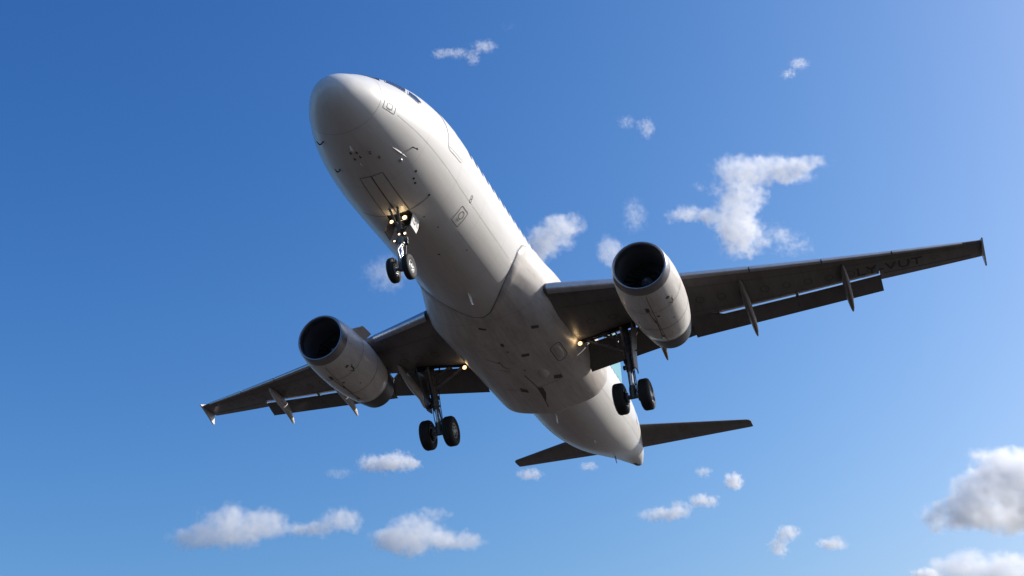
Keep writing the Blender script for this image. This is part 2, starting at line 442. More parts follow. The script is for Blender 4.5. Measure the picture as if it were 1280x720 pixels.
finish('fairing_gap', bm, M['mark'], fairing, smooth=False, recalc=False)
# dents, outlets, drains and inlets on the fairing
def mark(kind, pts, w_=.03):
    bm = bmesh.new()
    if kind == 'vent': patch(bm, pts, fair, .008, nu=2)
    else: band(bm, densify(pts), w_, fair, .008)
    finish('fairing_vent' if kind == 'vent' else 'fairing_seam', bm, M['mark'], fairing, smooth=False, recalc=False)
circ = lambda x, a, rx, ra: [(x + rx * math.cos(t), a + ra * math.sin(t)) for t in [k * math.pi / 6 for k in range(12)]]
for c in ((14.05, 2.9, .1, 1.6), (14.5, 3.8, .05, .8), (15.2, -9.5, .05, 1), (16.2, 6, .05, .9)): mark('vent', circ(*c))
for p in ([(14.95, 12.5), (15.15, 11.5), (15.3, 17.5), (15.1, 18.6)], [(13.5, 33.5), (13.68, 32.6), (13.85, 37.6), (13.7, 38.6)], [(12.85, -9.5), (12.97, -10.0), (13.1, -3.2), (13.0, -3)], [(17.9, 4.4), (18.05, 9.0), (18.6, 8), (19.3, 3.0), (18.7, 3.2)], [(17.7, -10), (18.0, -5), (18.25, -5.5), (18.1, -12)], [(17.5, 24), (17.72, 29.5), (18.0, 29), (17.75, 22)]): mark('vent', p)
for p, w_ in (([(14.9, -20), (15.3, -9), (15.6, -9), (15.9, -5)], .03), ([(15.9, -16), (16.1, -6)], .025), ([(16.6, 2.5), (18.0, 5.2), (19.9, 1.0)], .035), ([(17.9, 5), (18.0, 26), (17.6, 30)], .02), ([(17.9, -5), (18.0, -26)], .02)): mark('seam', p, w_)
for x, a, ln, wd, ht in ((16.15, 39, .55, 3.2, .06), (17.0, 17.5, .42, 4.6, .07), (17.0, -13.5, .4, 2, .03)):
    bm = bmesh.new(); rings = []
    for k in range(13):
        u = k / 12; e = math.sqrt(max(0, 1 - (2 * u - 1) ** 2)) + .02
        rings.append([Vector(fair(x + (u - .5) * 2 * ln, a + wd * e * v, -.01 + ht * h * e)) for v, h in ((-1, 0), (-.7, .7), (0, 1), (.7, .7), (1, 0), (0, -.5))])
    loft(bm, rings); finish('outlet_cover', bm, M['fairing'], fairing)
bm = bmesh.new(); loop(bm, rrect(15.5, 16.8, 34.2, 43.8, .2), .03, fair, .008); finish('outlet_rim', bm, M['mark'], fairing, smooth=False, recalc=False)

# ------------------------------------------------------------------ wings
def zr(y): t = (abs(y) - 2) / 14.5; return -1.237 + 1.977 * t + .449 * t * t
def xle(y): return 12.52 + (abs(y) - 2) * .5655
def xslot(y): y = abs(y); return 18.1 if y < 6.3 else 18.95 + (y - 6.3) * .262
def xte(y): return 21.12 + (abs(y) - 13.2) * .34
def foil(u): return 2.97 * math.sqrt(max(u, 0)) - 1.26 * u - 3.516 * u ** 2 + 2.843 * u ** 3 - 1.036 * u ** 4
def thick(y): y = abs(y); return .88 - (y - 2) * .085 if y < 6.4 else .506 - (y - 6.4) * .0325
def wing_section(y, mode, well=False):
    """mode: 'flap' cut with a cove at the rear; 'tip' plain section"""
    x0 = xle(y) + .10; c = ((xslot(y) + (1.3 if abs(y) < 6.3 else .75)) if mode == 'flap' else xte(y)) - x0; t = thick(y); z = zr(y)
    up = lambda u: z + .60 * t * foil(u); lo = lambda u: z - .40 * t * foil(u) * (1 - .15 * u)
    P = []
    ue = (xslot(y) - x0) / c if mode == 'flap' else 1.0
    n = 16
    for k in range(n + 1):
        u = ue * (1 - k / n) ** 1.6; P.append((x0 + c * u, y, up(u) + (.0 if mode == 'flap' or k else .006)))
    ul = ue - (.52 / c if mode == 'flap' else 0)
    if well and mode == 'flap': ul = (16.95 - x0) / c
    for k in range(1, n + 1):
        u = ul * (k / n) ** 1.6; P.append((x0 + c * u, y, lo(u)))
    if mode == 'flap':
        P.append((x0 + c * (ul + .004), y, up(ul) - .07)); 
        P.append((x0 + c * ((ul + ue) / 2), y, up((ul + ue) / 2) - .055)); P.append((x0 + c * ue, y, up(ue) - .03))
    else:
        P += [(x0 + c * ul, y, lo(ul) - .001), (x0 + c * 1.0, y, z), (x0 + c, y, z + .003)]
    return P

def flap_section(y, x0, z0, x1, z1, th):
    d = Vector((x1 - x0, 0, z1 - z0)); c = d.length; d.normalize(); n = Vector((-d.z, 0, d.x)); P = []
    for k in range(15):
        u = (1 - k / 14) ** 1.7; P.append(Vector((x0, y, z0)) + d * c * u + n * th * .62 * foil(u))
    for k in range(1, 15):
        u = (k / 14) ** 1.7; P.append(Vector((x0, y, z0)) + d * c * u - n * th * .38 * foil(u))
    P[0] += n * .006; P[-1] -= n * .006
    return P

def canoe(bm, pts, w, h):
    """streamlined pod through centre points with half-width w, half-height h profiles"""
    rings = []
    pts = [Vector(p) for p in pts]; N_ = 20
    def at(u):
        k = u * (len(pts) - 1); i = min(int(k), len(pts) - 2); f = k - i
        p0, p1, p2, p3 = pts[max(i - 1, 0)], pts[i], pts[i + 1], pts[min(i + 2, len(pts) - 1)]
        return .5 * ((2 * p1) + (p2 - p0) * f + (2 * p0 - 5 * p1 + 4 * p2 - p3) * f * f + (3 * p1 - p0 - 3 * p2 + p3) * f ** 3)
    for k in range(N_ + 1):
        u = k / N_; e = (math.sin(math.pi * min(u * .9 + .05, 1) ** .9)) ** .62 if 0 < u < 1 else .03
        e = max(.03, (1 - abs(2 * u - .85) ** 2.6 / (.85 ** 2.6 if u < .425 else 1.15 ** 2.6)) ** .75)
        p = at(u); rings.append([p + Vector((0, w * e * math.cos(2 * math.pi * q / 14), h * e * math.sin(2 * math.pi * q / 14))) for q in range(14)])
    loft(bm, rings)

FLAP_I = lambda y: (xslot(y) - .05, zr(y) + .10 - (y - 2) * .012, 19.19 + (y - 2) * .042, -1.78 + (y - 2) * .176)
FLAP_O = lambda y: (xslot(y) - .03, zr(y) - .005, 19.55 + (y - 6.3) * .267, -1.05 + (y - 6.3) * .181)
for s, nm in ((1, 'starboard'), (-1, 'port')):
    bm = bmesh.new()
    ys = [1.5, 2.05]; loft(bm, [wing_section(s * y, 'flap') for y in ys])
    loft(bm, [wing_section(s * y, 'flap', True) for y in (2.06, 3.2, 4.45)])
    loft(bm, [wing_section(s * y, 'flap') for y in (4.46, 5.4, 6.29)])
    loft(bm, [wing_section(s * y, 'flap') for y in (6.31, 7.6, 9, 10.4, 11.8, 13.25)])
    loft(bm, [wing_section(s * y, 'tip') for y in (13.27, 14, 15, 16, 16.6, 16.9)])
    # rounded tip
    sec = wing_section(s * 16.9, 'tip'); tip = []
    for dy, k in ((0, 1), (.06, .93), (.11, .78), (.14, .5)):
        cx = 21.6; tip.append([(p[0] + (cx - p[0]) * (1 - k) * .22 + .6 * dy, s * (16.9 + dy), zr(16.9 + dy) + (p[2] - zr(16.9)) * k) for p in sec])
    loft(bm, tip)
    wing = finish('wing', bm, M['grey'], plane, angle=40)
    # dark skin of the cove behind the spar, seen through the open gear bay
    # slats
    for y0, y1 in ((2.3, 5.05), (6.45, 8.85), (8.9, 11.3), (11.35, 13.75), (13.8, 16.3)):
        bm = bmesh.new(); rings = []
        for k in range(5):
            y = y0 + (y1 - y0) * k / 4; x0 = xle(y) - .02; t = thick(y); c = 6.4 if y < 6.3 else (xslot(y) + .75 - x0); z = zr(y) - .07
            out = [(-.0, 0)]
            uu = [.0, .002, .008, .02, .04, .065, .09, .115]
            outer = [(x0 + c * u, s * y, z + .62 * t * foil(u) + .022) for u in uu[::-1]] + [(x0 + c * u - .0, s * y, z - .40 * t * foil(u) - .012) for u in (.002, .008, .018, .03)]
            inner = [(x0 + c * u + .05, s * y, z - .40 * t * foil(u) + .02) for u in (.03, .018, .008)] + [(x0 + .07 + c * u, s * y, z + .62 * t * foil(u) - .01) for u in uu[2:-1]] 
            rings.append(outer + inner)
        loft(bm, rings); finish('slat', bm, M['slat'], wing, angle=50)
    # flaps
    for fn, y0, y1, th in ((FLAP_I, 2.12, 6.37, .19), (FLAP_O, 6.29, 13.27, .14)):
        bm = bmesh.new()
        loft(bm, [flap_section(s * y, *fn(y), th) for y in [y0 + (y1 - y0) * k / 6 for k in range(7)]])
        bmesh.ops.recalc_face_normals(bm, faces=bm.faces)
        for f in bm.faces: f.material_index = 1 if f.normal.z > .02 else 0  # white upper faces put the slot's sunlit line into the colour
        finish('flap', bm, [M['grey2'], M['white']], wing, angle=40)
    # flap track pods
    for y, xa, xb, zb in ((5.05, 16.6, 19.42, -1.80), (8.45, 16.75, 20.15, -1.22), (12.0, 18.55, 20.98, -.60)):
        bm = bmesh.new(); z = zr(y)
        t = thick(y)
        canoe(bm, [(xa, s * y, z - .26 * t - .06), (xa + .33 * (xb - xa), s * y, z - .40 * t - .17), (xa + .62 * (xb - xa), s * y, z - .40 * t - .30), (xa + .82 * (xb - xa), s * y, z - .62), (xb, s * y, zb)], .135, .235)
        finish('flap_track_fairing', bm, M['nacelle' if s > 0 else 'grey'], wing)  # sunlit look painted in: pale starboard pods, dark port ones
    # tip fence
    bm = bmesh.new(); yb = 17.03
    for th in (0,):
        prof_ = [(20.95, 1.30), (21.25, 1.40), (22.25, 1.86), (22.38, 1.86), (22.26, 1.35), (22.32, .78), (22.2, .76), (21.5, 1.08)]
        A_ = [bm.verts.new((x - .05, s * (yb - .025), z)) for x, z in prof_]; B_ = [bm.verts.new((x - .05, s * (yb + .03), z)) for x, z in prof_]
        bm.faces.new(A_); bm.faces.new(B_[::-1])
        for i in range(len(prof_)):
            j = (i + 1) % len(prof_); bm.faces.new((A_[i], A_[j], B_[j], B_[i]))
        bmesh.ops.bevel(bm, geom=list(bm.edges), offset=.01, segments=2, affect='EDGES')
    finish('wingtip_fence', bm, M['white'], wing, angle=30)
    # fixed hinge brackets and jack arms showing in the slot
    for y in (2.6, 3.3, 5.6, 7.3, 10.2):
        bm = bmesh.new()
        f = FLAP_I if y < 6.3 else FLAP_O; x0, z0, x1, z1 = f(y)
        tube(bm, [(x0 - .42, s * y, z0 + .06), (x0 + .1, s * y, z0 - .03), (x0 + .32, s * y, z0 - .26)], [.06, .055, .03], 6)
        finish('flap_bracket', bm, M['grey2'], wing)
    # lower skin: tank access panels along the spar box, aileron and leading-edge joints
    def low(y, u, off=.006):
        x0 = xle(y) + .10; c = (xslot(y) + (1.3 if y < 6.3 else .75) if y < 13.26 else xte(y)) - x0; uu = u
        return Vector((x0 + c * u, s * y, zr(y) - .40 * thick(y) * foil(u) * (1 - .15 * u) - off))
    for k in range(17):
        y = 3.1 + k * .76
        if 5.3 < y < 6.45: continue
        bm = bmesh.new(); c = 5.6 if y < 5.5 else 3.6 - (y - 6.4) * .16; n_ = 16
        o_ = [low(y + .15 * math.sin(t), .40 + .22 / c * math.cos(t)) for t in [2 * math.pi * q / n_ for q in range(n_)]]
        i_ = [low(y + .13 * math.sin(t), .40 + .195 / c * math.cos(t)) for t in [2 * math.pi * q / n_ for q in range(n_)]]
        A_ = [bm.verts.new(p) for p in o_]; B_ = [bm.verts.new(p) for p in i_]
        for q in range(n_): bm.faces.new((A_[q], A_[(q + 1) % n_], B_[(q + 1) % n_], B_[q]))
        finish('access_panel', bm, M['reg'], wing, smooth=False)
    for ya, yb, ua, ub, w_ in ((2.4, 6.2, .17, .17, .012), (6.45, 16.3, .16, .16, .012), (6.45, 13.2, .62, .60, .010), (13.4, 16.6, .70, .70, .022), (2.4, 5.4, .55, .60, .010)):
        bm = bmesh.new(); n_ = 24; A_ = [low(ya + (yb - ya) * q / n_, ua + (ub - ua) * q / n_) for q in range(n_ + 1)]
        V1 = [bm.verts.new(p) for p in A_]; V2 = [bm.verts.new(p + Vector((w_ * 1.6, 0, 0))) for p in A_]
        for q in range(n_): bm.faces.new((V1[q], V1[q + 1], V2[q + 1], V2[q]))
        finish('skin_seam', bm, M['line'], wing, smooth=False)
    if s < 0:
        # registration under the port wing
        cu = bpy.data.curves.new('reg', 'FONT'); cu.body = 'LY-VUT'; cu.size = 1.18; cu.extrude = .002; cu.offset = .012; cu.space_character = 1.12
        to = bpy.data.objects.new('reg', cu); COL.objects.link(to)
        bpy.context.view_layer.update()
        me = bpy.data.meshes.new_from_object(to.evaluated_get(bpy.context.evaluated_depsgraph_get()))
        bpy.data.objects.remove(to)
        y_in, x_in = 12.42, 19.95         # letters run outboard along the wing, tops towards the leading edge
        slope = .42
        for v in me.vertices:
            tx, ty = v.co.x, v.co.y
            y = y_in + tx * .56; x = x_in + (y - y_in) * slope - ty * .78
            x0 = xle(y) + .10; c = (xslot(y) + .75 if y < 13.26 else xte(y)) - x0; u = (x - x0) / c
            v.co = (x, -y, zr(y) - .40 * thick(y) * foil(u) * (1 - .15 * u) - .006 - (.002 if v.co.z > 0 else 0))
        me.materials.append(M['reg'])
        o = bpy.data.objects.new('registration', me); COL.objects.link(o); o.parent = wing
    # lit landing lamp at the wing root
    lp = Vector((16.85, s * 2.32, zr(2.3) - .42))
    bm = bmesh.new(); lathe(bm, [(.12, .02), (.10, .07), (.0, .10), (-.03, .10), (-.035, .09)], lp, n=20)
    lamp = finish('landing_light', bm, M['chromering'], wing)
    bm = bmesh.new(); lathe(bm, [(-.040, .001), (-.038, .042), (-.028, .068), (-.015, .088)], lp, n=20); glow_rim(finish('lamp_glass', bm, [M['lamp'], M['lamp_rim']], lamp))
    if s < 0:
        lp2 = lp + Vector((-.12, .42, -.14)); bm = bmesh.new(); lathe(bm, [(-.03, .001), (-.028, .03), (0, .05)], lp2, n=12); glow_rim(finish('lamp_glass', bm, [M['lamp'], M['lamp_rim']], lamp))
    ld = bpy.data.lights.new('landing_glow', 'POINT'); ld.energy = 1.5; ld.color = (1, .72, .38); ld.shadow_soft_size = .05
    lo_ = bpy.data.objects.new('landing_glow', ld); COL.objects.link(lo_); lo_.parent = plane; lo_.location = lp + Vector((-.22, 0, -.05)) - BASE

# ------------------------------------------------------------------ engines
def engine(s):
    e = bpy.data.objects.new('engine', None); COL.objects.link(e); e.parent = plane; e.location = Vector((11.24, s * 5.83, -2.02)) - BASE
    e.rotation_euler = (0, R(1.2), R(0.5) * -s)
    def part(name, bm, m, par=None, **k):
        o = finish(name, bm, m, None, **k); o.parent = par or e; return o
    bm = bmesh.new(); lathe(bm, [(.35, .953), (.6, .995), (1.1, 1.04), (1.7, 1.06), (2.4, 1.055), (3.0, 1.02), (3.6, .955), (4.0, .90), (4.02, .88)], (0, 0, 0), n=72)
    nac = part('nacelle', bm, M['nacelle'], angle=50)
    bm = bmesh.new(); lathe(bm, [(.352, .955), (.16, .93), (.06, .905), (.015, .88), (0, .855), (.012, .83), (.05, .81), (.14, .795), (.3, .79)], (0, 0, 0), n=72)
    part('intake_lip', bm, M['lip'], angle=80)
    bm = bmesh.new(); lathe(bm, [(.298, .79), (.7, .81), (1.05, .83), (1.56, .83)], (0, 0, 0), n=64); part('intake_liner', bm, M['liner'])
    bm = bmesh.new(); lathe(bm, [(3.99, .903), (4.4, .84), (4.95, .735), (4.97, .71), (4.5, .66), (4.0, .6)], (0, 0, 0), n=56)
    part('exhaust_nozzle', bm, M['exhaust'])
    bm = bmesh.new(); lathe(bm, [(3.9, .6), (3.85, .001)], (0, 0, 0), n=40); lathe(bm, [(3.9, .3), (4.5, .24), (5.0, .1), (5.1, .01)], (0, 0, 0), n=24)
    part('exhaust_cone', bm, M['exhaust'])
    bm = bmesh.new(); lathe(bm, [(1.02, .001), (1.03, .04), (1.1, .10), (1.22, .18), (1.32, .20)], (0, 0, 0), n=32)
    for k in range(1):
        tube(bm, [(1.02, .02, .02), (1.1, -.06, .09), (1.2, -.16, .02)], [.008, .014, .014], 6)
    part('spinner', bm, M['spin'])
    bm = bmesh.new(); NB = 24
    for k in range(NB):
        a0 = 2 * math.pi * k / NB; vs = []
        for r, tw, ch in ((.22, .1, .18), (.45, .5, .22), (.65, .85, .25), (.825, 1.05, .27)):
            for q in (-.5, .5):
                ax = 1.38 + q * ch * math.cos(tw); at_ = a0 + q * ch * math.sin(tw) / r
                vs.append(bm.verts.new((ax, r * math.cos(at_), r * math.sin(at_))))
        for i in range(3): bm.faces.new((vs[2 * i], vs[2 * i + 1], vs[2 * i + 3], vs[2 * i + 2]))
    lathe(bm, [(1.55, .83), (1.55, .001)], (0, 0, 0), n=40)
    part('fan', bm, M['fan'], smooth=False)
    # cowl joints, latches, vents and stains with a shape
    def cw(x, a, off=0):
        T = [(.35, .953), (.6, .995), (1.1, 1.04), (1.7, 1.06), (2.4, 1.055), (3.0, 1.02), (3.6, .955), (4.0, .90)]
        r = T[-1][1]
        for (p, q), (u, v) in zip(T, T[1:]):
            if x <= u: r = q + (v - q) * max(0, (x - p)) / (u - p); break
        return (x, -(r + off) * math.sin(R(a)), -(r + off) * math.cos(R(a)))
    bm = bmesh.new()
    band(bm, densify([(.46, 0), (3.98, 0)]), .016, cw, .012)
    for x in (1.45, 2.75): band(bm, ring(x, -150, 150, 60), .016, cw, .010)
    for x, a, rx, ra in ((1.25, -8, .13, 3.6), (1.75, 6, .05, 2.2), (2.1, -3, .1, 1.5), (1.0, 36, .05, 3.5), (1.28, 42, .12, 1.6), (3.4, -4, .08, 2.5), (2.3, 30, .04, 1.2), (2.35, -38, .04, 1.3)):
        patch(bm, rrect(x - rx, x + rx, a - ra, a + ra, .03), cw, .016, nu=2)
    band(bm, densify([(1.5, -7), (2.3, -2), (3.3, -5)]), .028, cw, .012)
    band(bm, densify([(1.1, 45), (1.45, 39)]), .03, cw, .012); band(bm, densify([(1.3, 34), (1.5, 40)]), .03, cw, .012)
    part('cowl_latches', bm, M['mark'], nac, smooth=False, recalc=False)
    bm = bmesh.new(); p = Vector(cw(3.45, -8, 0)); lathe(bm, [(-.1, .01), (-.05, .05), (.1, .06), (.16, .03)], p, n=12); part('drain_outlet', bm, M['rim'], nac)
    # chine on the inboard shoulder
    bm = bmesh.new(); a = 128 * s
    rings = []
    for h in (0, .5, 1):
        rings.append([Vector(cw(x, a + da, hh)) for x, hh, da in ((1.0 + .35 * h, .0 + .34 * h, .7), (1.75, .34 * h, 1.2), (2.05, .34 * h * .98, .7), (2.05, .34 * h * .98, -.7), (1.75, .34 * h, -1.2), (1.0 + .35 * h, .34 * h, -.7))])
    loft(bm, rings); part('chine', bm, M['nacelle'], nac)
    # pylon
    bm = bmesh.new(); rings = []
    for x, zb, zt, w_ in ((1.2, .9, 1.0, .03), (1.6, .9, 1.12, .16), (2.4, .9, 1.22, .2), (3.4, .7, 1.28, .2), (4.6, .55, 1.3, .19), (5.6, .72, 1.25, .15), (6.6, 1.0, 1.2, .04)):
        rings.append([(x, w_ * c_, zb + (zt - zb) * z_) for c_, z_ in ((-.7, 0), (-1, .2), (-1, .85), (-.6, 1), (.6, 1), (1, .85), (1, .2), (.7, 0))])
    loft(bm, rings); part('pylon', bm, M['nacelle'])
    return e
engine(1); engine(-1)

# ------------------------------------------------------------------ tailplane and fin
for s in (1, -1):
    bm = bmesh.new(); rings = []
    for k in range(9):
        y = .5 + 5.6 * k / 8; rings.append((y, 31.92 + (y - 1) * .66, 35.11 + (y - 1) * .245, .885 + (y - 1) * .11, .30 - .030 * y))
    rings += [(6.20, 35.42, 36.36, 1.455, .09), (6.25, 35.55, 36.35, 1.46, .05)]
    secs = []
    for y, x0, x1, z, t in rings:
        sec = [(x0 + (x1 - x0) * u, s * y, z + .5 * t * foil(u)) for u in [(1 - k / 12) ** 1.6 for k in range(13)]] + [(x0 + (x1 - x0) * u, s * y, z - .5 * t * foil(u) - (.004 if u > .99 else 0)) for u in [(k / 12) ** 1.6 for k in range(1, 13)]]
        secs.append(sec)
    loft(bm, secs); hs = finish('tailplane', bm, M['grey'], plane)
    bm = bmesh.new(); A_ = []
    for y in (1.2, 3.5, 5.7):
        x0, x1, z, t = 31.92 + (y - 1) * .66, 35.11 + (y - 1) * .245, .885 + (y - 1) * .11, .30 - .030 * y
        u = .68; A_.append([(x0 + (x1 - x0) * (u + d), s * y, z - .5 * t * foil(u + d) - .006) for d in (0, .012)])
    loft(bm, A_, closed=False, cap=False); finish('elevator_gap', bm, M['line'], hs, smooth=False)
bm = bmesh.new(); secs = []
for k in range(13):
    h = k / 12; z = 1.5 + 6.3 * h; x0 = 28.6 + 5.9 * h + (-(1 - h) ** 6 * 1.2); x1 = 35.35 + 1.45 * h; t = .62 - .35 * h
    secs.append([(x0 + (x1 - x0) * u, .5 * t * foil(u) + .003, z) for u in [(1 - k / 14) ** 1.6 for k in range(15)]] + [(x0 + (x1 - x0) * u, -.5 * t * foil(u) - .003, z) for u in [(k / 14) ** 1.6 for k in range(1, 15)]])
loft(bm, secs); fin = finish('tail_fin', bm, M['teal'], plane)

# ------------------------------------------------------------------ landing gear
def wheel_mesh(r, w):
    """tyre and hub turned about the y axis"""
    bm = bmesh.new()
    hw = w / 2; rr = r * .52
    tyre = [(-hw * .80, rr), (-hw * .98, r * .66), (-hw, r * .80), (-hw * .86, r * .93), (-hw * .62, r * .985)]
    for g in (-.42, 0, .42):   # tread grooves
        tyre += [(hw * g - hw * .07, r), (hw * g - hw * .05, r * .972), (hw * g + hw * .05, r * .972), (hw * g + hw * .07, r)]
    tyre += [(hw * .62, r * .985), (hw * .86, r * .93), (hw, r * .80), (hw * .98, r * .66), (hw * .80, rr)]
    lathe(bm, tyre, (0, 0, 0), 'Y', 56)
    return bm
def hub_mesh(r, w):
    bm = bmesh.new(); hw = w / 2
    for s in (-1, 1):
        lathe(bm, [(s * hw * .78, r * .53), (s * hw * .84, r * .50), (s * hw * .62, r * .44), (s * hw * .45, r * .30), (s * hw * .60, r * .22), (s * hw * .82, r * .17), (s * hw * .86, r * .10), (s * hw * .86, .001)], (0, 0, 0), 'Y', 40)
        for k in range(9):
            a = 2 * math.pi * k / 9; c = Vector((math.cos(a) * r * .38, s * hw * .60, math.sin(a) * r * .38)); lathe(bm, [(-.012 * s, r * .05), (.02 * s, r * .045), (.022 * s, .001)], c, 'Y', 8, mat=1)
    return bm
W_ME = {}
def wheel(parent, c, r, w):
    key = (r, w)
    if key not in W_ME:
        t = finish('wheel', wheel_mesh(r, w), M['tyre'], parent, angle=40); t.parent = parent
        h = finish('rim', hub_mesh(r, w), [M['rim'], M['black']], None, angle=40); W_ME[key] = (t, h); h.parent = t
    else:
        t0, h0 = W_ME[key]; t = t0.copy(); COL.objects.link(t); t.parent = parent
        h = h0.copy(); COL.objects.link(h); h.parent = t
    t.location = c
    return t

def empty(name, par, loc):
    o = bpy.data.objects.new(name, None); COL.objects.link(o); o.parent = par; o.location = loc; return o
def sub(name, bm, m, par, **k):
    o = finish(name, bm, m, None, **k); o.parent = par; o.location = -Vector(par['datum']); return o

for s in (1, -1):
    ax = Vector((17.71, s * 3.84, -3.735)); top = Vector((17.35, s * 3.95, -1.05))
    g = empty('main_gear', plane, ax - BASE); g['datum'] = tuple(ax)
    d = (top - ax).normalized()
    for dy in (-.475, .475):
        wheel(g, (0, dy, 0), .585, .42)
    bm = bmesh.new()
    tube(bm, [top, ax + d * 1.35, ax + d * 1.25, ax + d * .95], [.15, .145, .165, .13], 18)
    tube(bm, [ax + d * .42, ax + d * .25, ax - d * .05], [.11, .14, .12], 16)
    tube(bm, [ax + Vector((0, -.62, 0)), ax + Vector((0, .62, 0))], .085, 14)
    for dy in (-.24, .24): tube(bm, [ax + Vector((0, dy - .06, 0)), ax + Vector((0, dy + .06, 0))], .19, 18)
    # hydraulic collars and clamps
    for q in (1.05, 1.6, 2.0): tube(bm, [ax + d * q, ax + d * (q + .06)], .175, 14)
    sub('leg', bm, M['steel'], g)
    bm = bmesh.new(); tube(bm, [ax + d * .98, ax + d * .35], .085, 16); sub('piston', bm, M['chrome'], g)
    bm = bmesh.new(); k_ = ax + d * .62 + Vector((.42, 0, 0))     # torque links, folded behind the piston
    for dy in (-.09, .09):
        tube(bm, [ax + d * 1.0 + Vector((.1, dy, 0)), k_ + Vector((0, dy * .3, 0))], [.04, .028], 8)
        tube(bm, [ax + d * .18 + Vector((.1, dy, 0)), k_ + Vector((0, dy * .3, 0))], [.04, .028], 8)
    tube(bm, [k_ - Vector((0, .08, 0)), k_ + Vector((0, .08, 0))], .04, 8)
    sub('torque_link', bm, M['steel'], g)
    bm = bmesh.new(); knee = ax + d * 1.75
    tube(bm, [knee, Vector((17.3, s * 2.55, -1.35))], [.06, .07], 10); tube(bm, [ax + d * 2.2, Vector((17.25, s * 2.95, -1.2))], [.045, .045], 8)
    tube(bm, [knee + Vector((0, -s * .3, .1)), Vector((17.45, s * 3.6, -1.1))], [.035, .035], 8)
    tube(bm, [ax + d * 1.3 + Vector((0, 0, 0)), Vector((16.9, s * 3.9, -1.25))], [.05, .06], 8)
    sub('side_stay', bm, M['steel'], g)
    bm = bmesh.new()
    for dy, dx, sag in ((.13, .16, .14), (-.12, .18, .1), (.05, -.17, -.08)):
        pts = [ax + d * (2.2 - 2.0 * t) + Vector((dx + sag * math.sin(math.pi * t) * (1 + .4 * math.sin(9 * t)), dy, 0)) for t in [k / 14 for k in range(15)]]
        tube(bm, pts, .016, 6)
    for q, dx, dy in ((1.28, -.2, .1), (1.5, .2, -.08), (.9, .2, .05), (1.15, .05, .2)): box(bm, (ax + d * q + Vector((dx - .07, dy - .05, -.07)))[:], (ax + d * q + Vector((dx + .07, dy + .05, .07)))[:], bev=.015)
    sub('hydraulic_hoses', bm, M['black'], g)
    bm = bmesh.new()      # brake packs inside the wheels
    for dy in (-.3, .3): tube(bm, [ax + Vector((0, dy - .06, 0)), ax + Vector((0, dy + .06, 0))], .26, 20)
    sub('brake', bm, M['black'], g)
    # leg door: curved panel hung outboard of the leg
    bm = bmesh.new(); rings = []
    for k in range(9):
        t = k / 8; z = -1.22 - 1.62 * t; hw = .44 - .10 * t; cxx = 17.22 + .22 * t
        yy = s * (4.42 - .22 * t - .05 * math.sin(math.pi * t))
        rings.append([(cxx - hw, yy - s * .05, z), (cxx, yy, z), (cxx + hw, yy - s * .05, z), (cxx + hw, yy - s * .09, z), (cxx, yy - s * .04, z), (cxx - hw, yy - s * .09, z)])
    loft(bm, rings); 
    tube(bm, [(17.35, s * 4.3, -2.1), ax + d * 1.6], .03, 8); tube(bm, [(17.3, s * 4.35, -1.5), ax + d * 2.2], .03, 8)
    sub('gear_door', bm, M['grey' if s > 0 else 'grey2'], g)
    # gear bay walls under the wing, seen through the opening
    bm = bmesh.new()
    box(bm, (16.95, min(s * 2.05, s * 4.46), zr(2) - .10), (16.99, max(s * 2.05, s * 4.46), zr(2) + .1))
    for y in (2.4, 2.9, 3.5, 4.1): tube(bm, [(16.99, s * y, zr(y) - .1), (17.8, s * y, zr(y) + .08)], .035, 6)
    tube(bm, [(17.2, s * 2.1, zr(2) - .12), (17.25, s * 4.4, zr(4.4) - .1)], .05, 8); tube(bm, [(17.55, s * 2.1, zr(2) - .05), (17.6, s * 4.4, zr(4.4))], .03, 8)
    finish('gear_bay', bm, M['black'], plane)

ax = Vector((4.99, 0, -3.89)); top = Vector((5.12, 0, -1.95))
g = empty('nose_gear', plane, ax - BASE); g['datum'] = tuple(ax)
d = (top - ax).normalized()
for dy in (-.25, .25): wheel(g, (0, dy, 0), .385, .215)
bm = bmesh.new()
tube(bm, [top, ax + d * 1.15, ax + d * 1.05, ax + d * .78], [.10, .095, .12, .09], 16); tube(bm, [ax + d * .25, ax + d * .12, ax - d * .06], [.06, .085, .08], 14)
tube(bm, [ax + Vector((0, -.33, 0)), ax + Vector((0, .33, 0))], .05, 12)
for q in (.85, 1.3, 1.55): tube(bm, [ax + d * q, ax + d * (q + .05)], .125, 12)
tube(bm, [ax + d * 1.02 + Vector((0, -.22, 0)), ax + d * 1.02 + Vector((0, .22, 0))], .055, 10)
sub('leg', bm, M['steel'], g)
bm = bmesh.new(); tube(bm, [ax + d * .82, ax + d * .2], .055, 14); sub('piston', bm, M['chrome'], g)
bm = bmesh.new(); k_ = ax + d * .52 + Vector((-.26, 0, 0))
for dy in (-.05, .05):
    tube(bm, [ax + d * .85 + Vector((-.05, dy, 0)), k_], [.03, .02], 8); tube(bm, [ax + d * .12 + Vector((-.05, dy, 0)), k_], [.03, .02], 8)
sub('torque_link', bm, M['rim'], g)
bm = bmesh.new()
tube(bm, [ax + d * 1.2, Vector((4.55, -.13, -2.02))], .04, 8); tube(bm, [ax + d * 1.2, Vector((4.55, .13, -2.02))], .04, 8)
tube(bm, [ax + d * 1.35 + Vector((0, .12, 0)), Vector((5.5, .22, -2.05))], .03, 8); tube(bm, [ax + d * 1.35 + Vector((0, -.12, 0)), Vector((5.5, -.22, -2.05))], .03, 8)
sub('drag_stay', bm, M['steel'], g)
bm = bmesh.new()
for dy, dx, sag in ((.09, .09, .1), (-.09, .1, .07)):
    tube(bm, [ax + d * (1.5 - 1.35 * t) + Vector((dx + sag * math.sin(math.pi * t), dy, 0)) for t in [k / 12 for k in range(13)]], .013, 6)
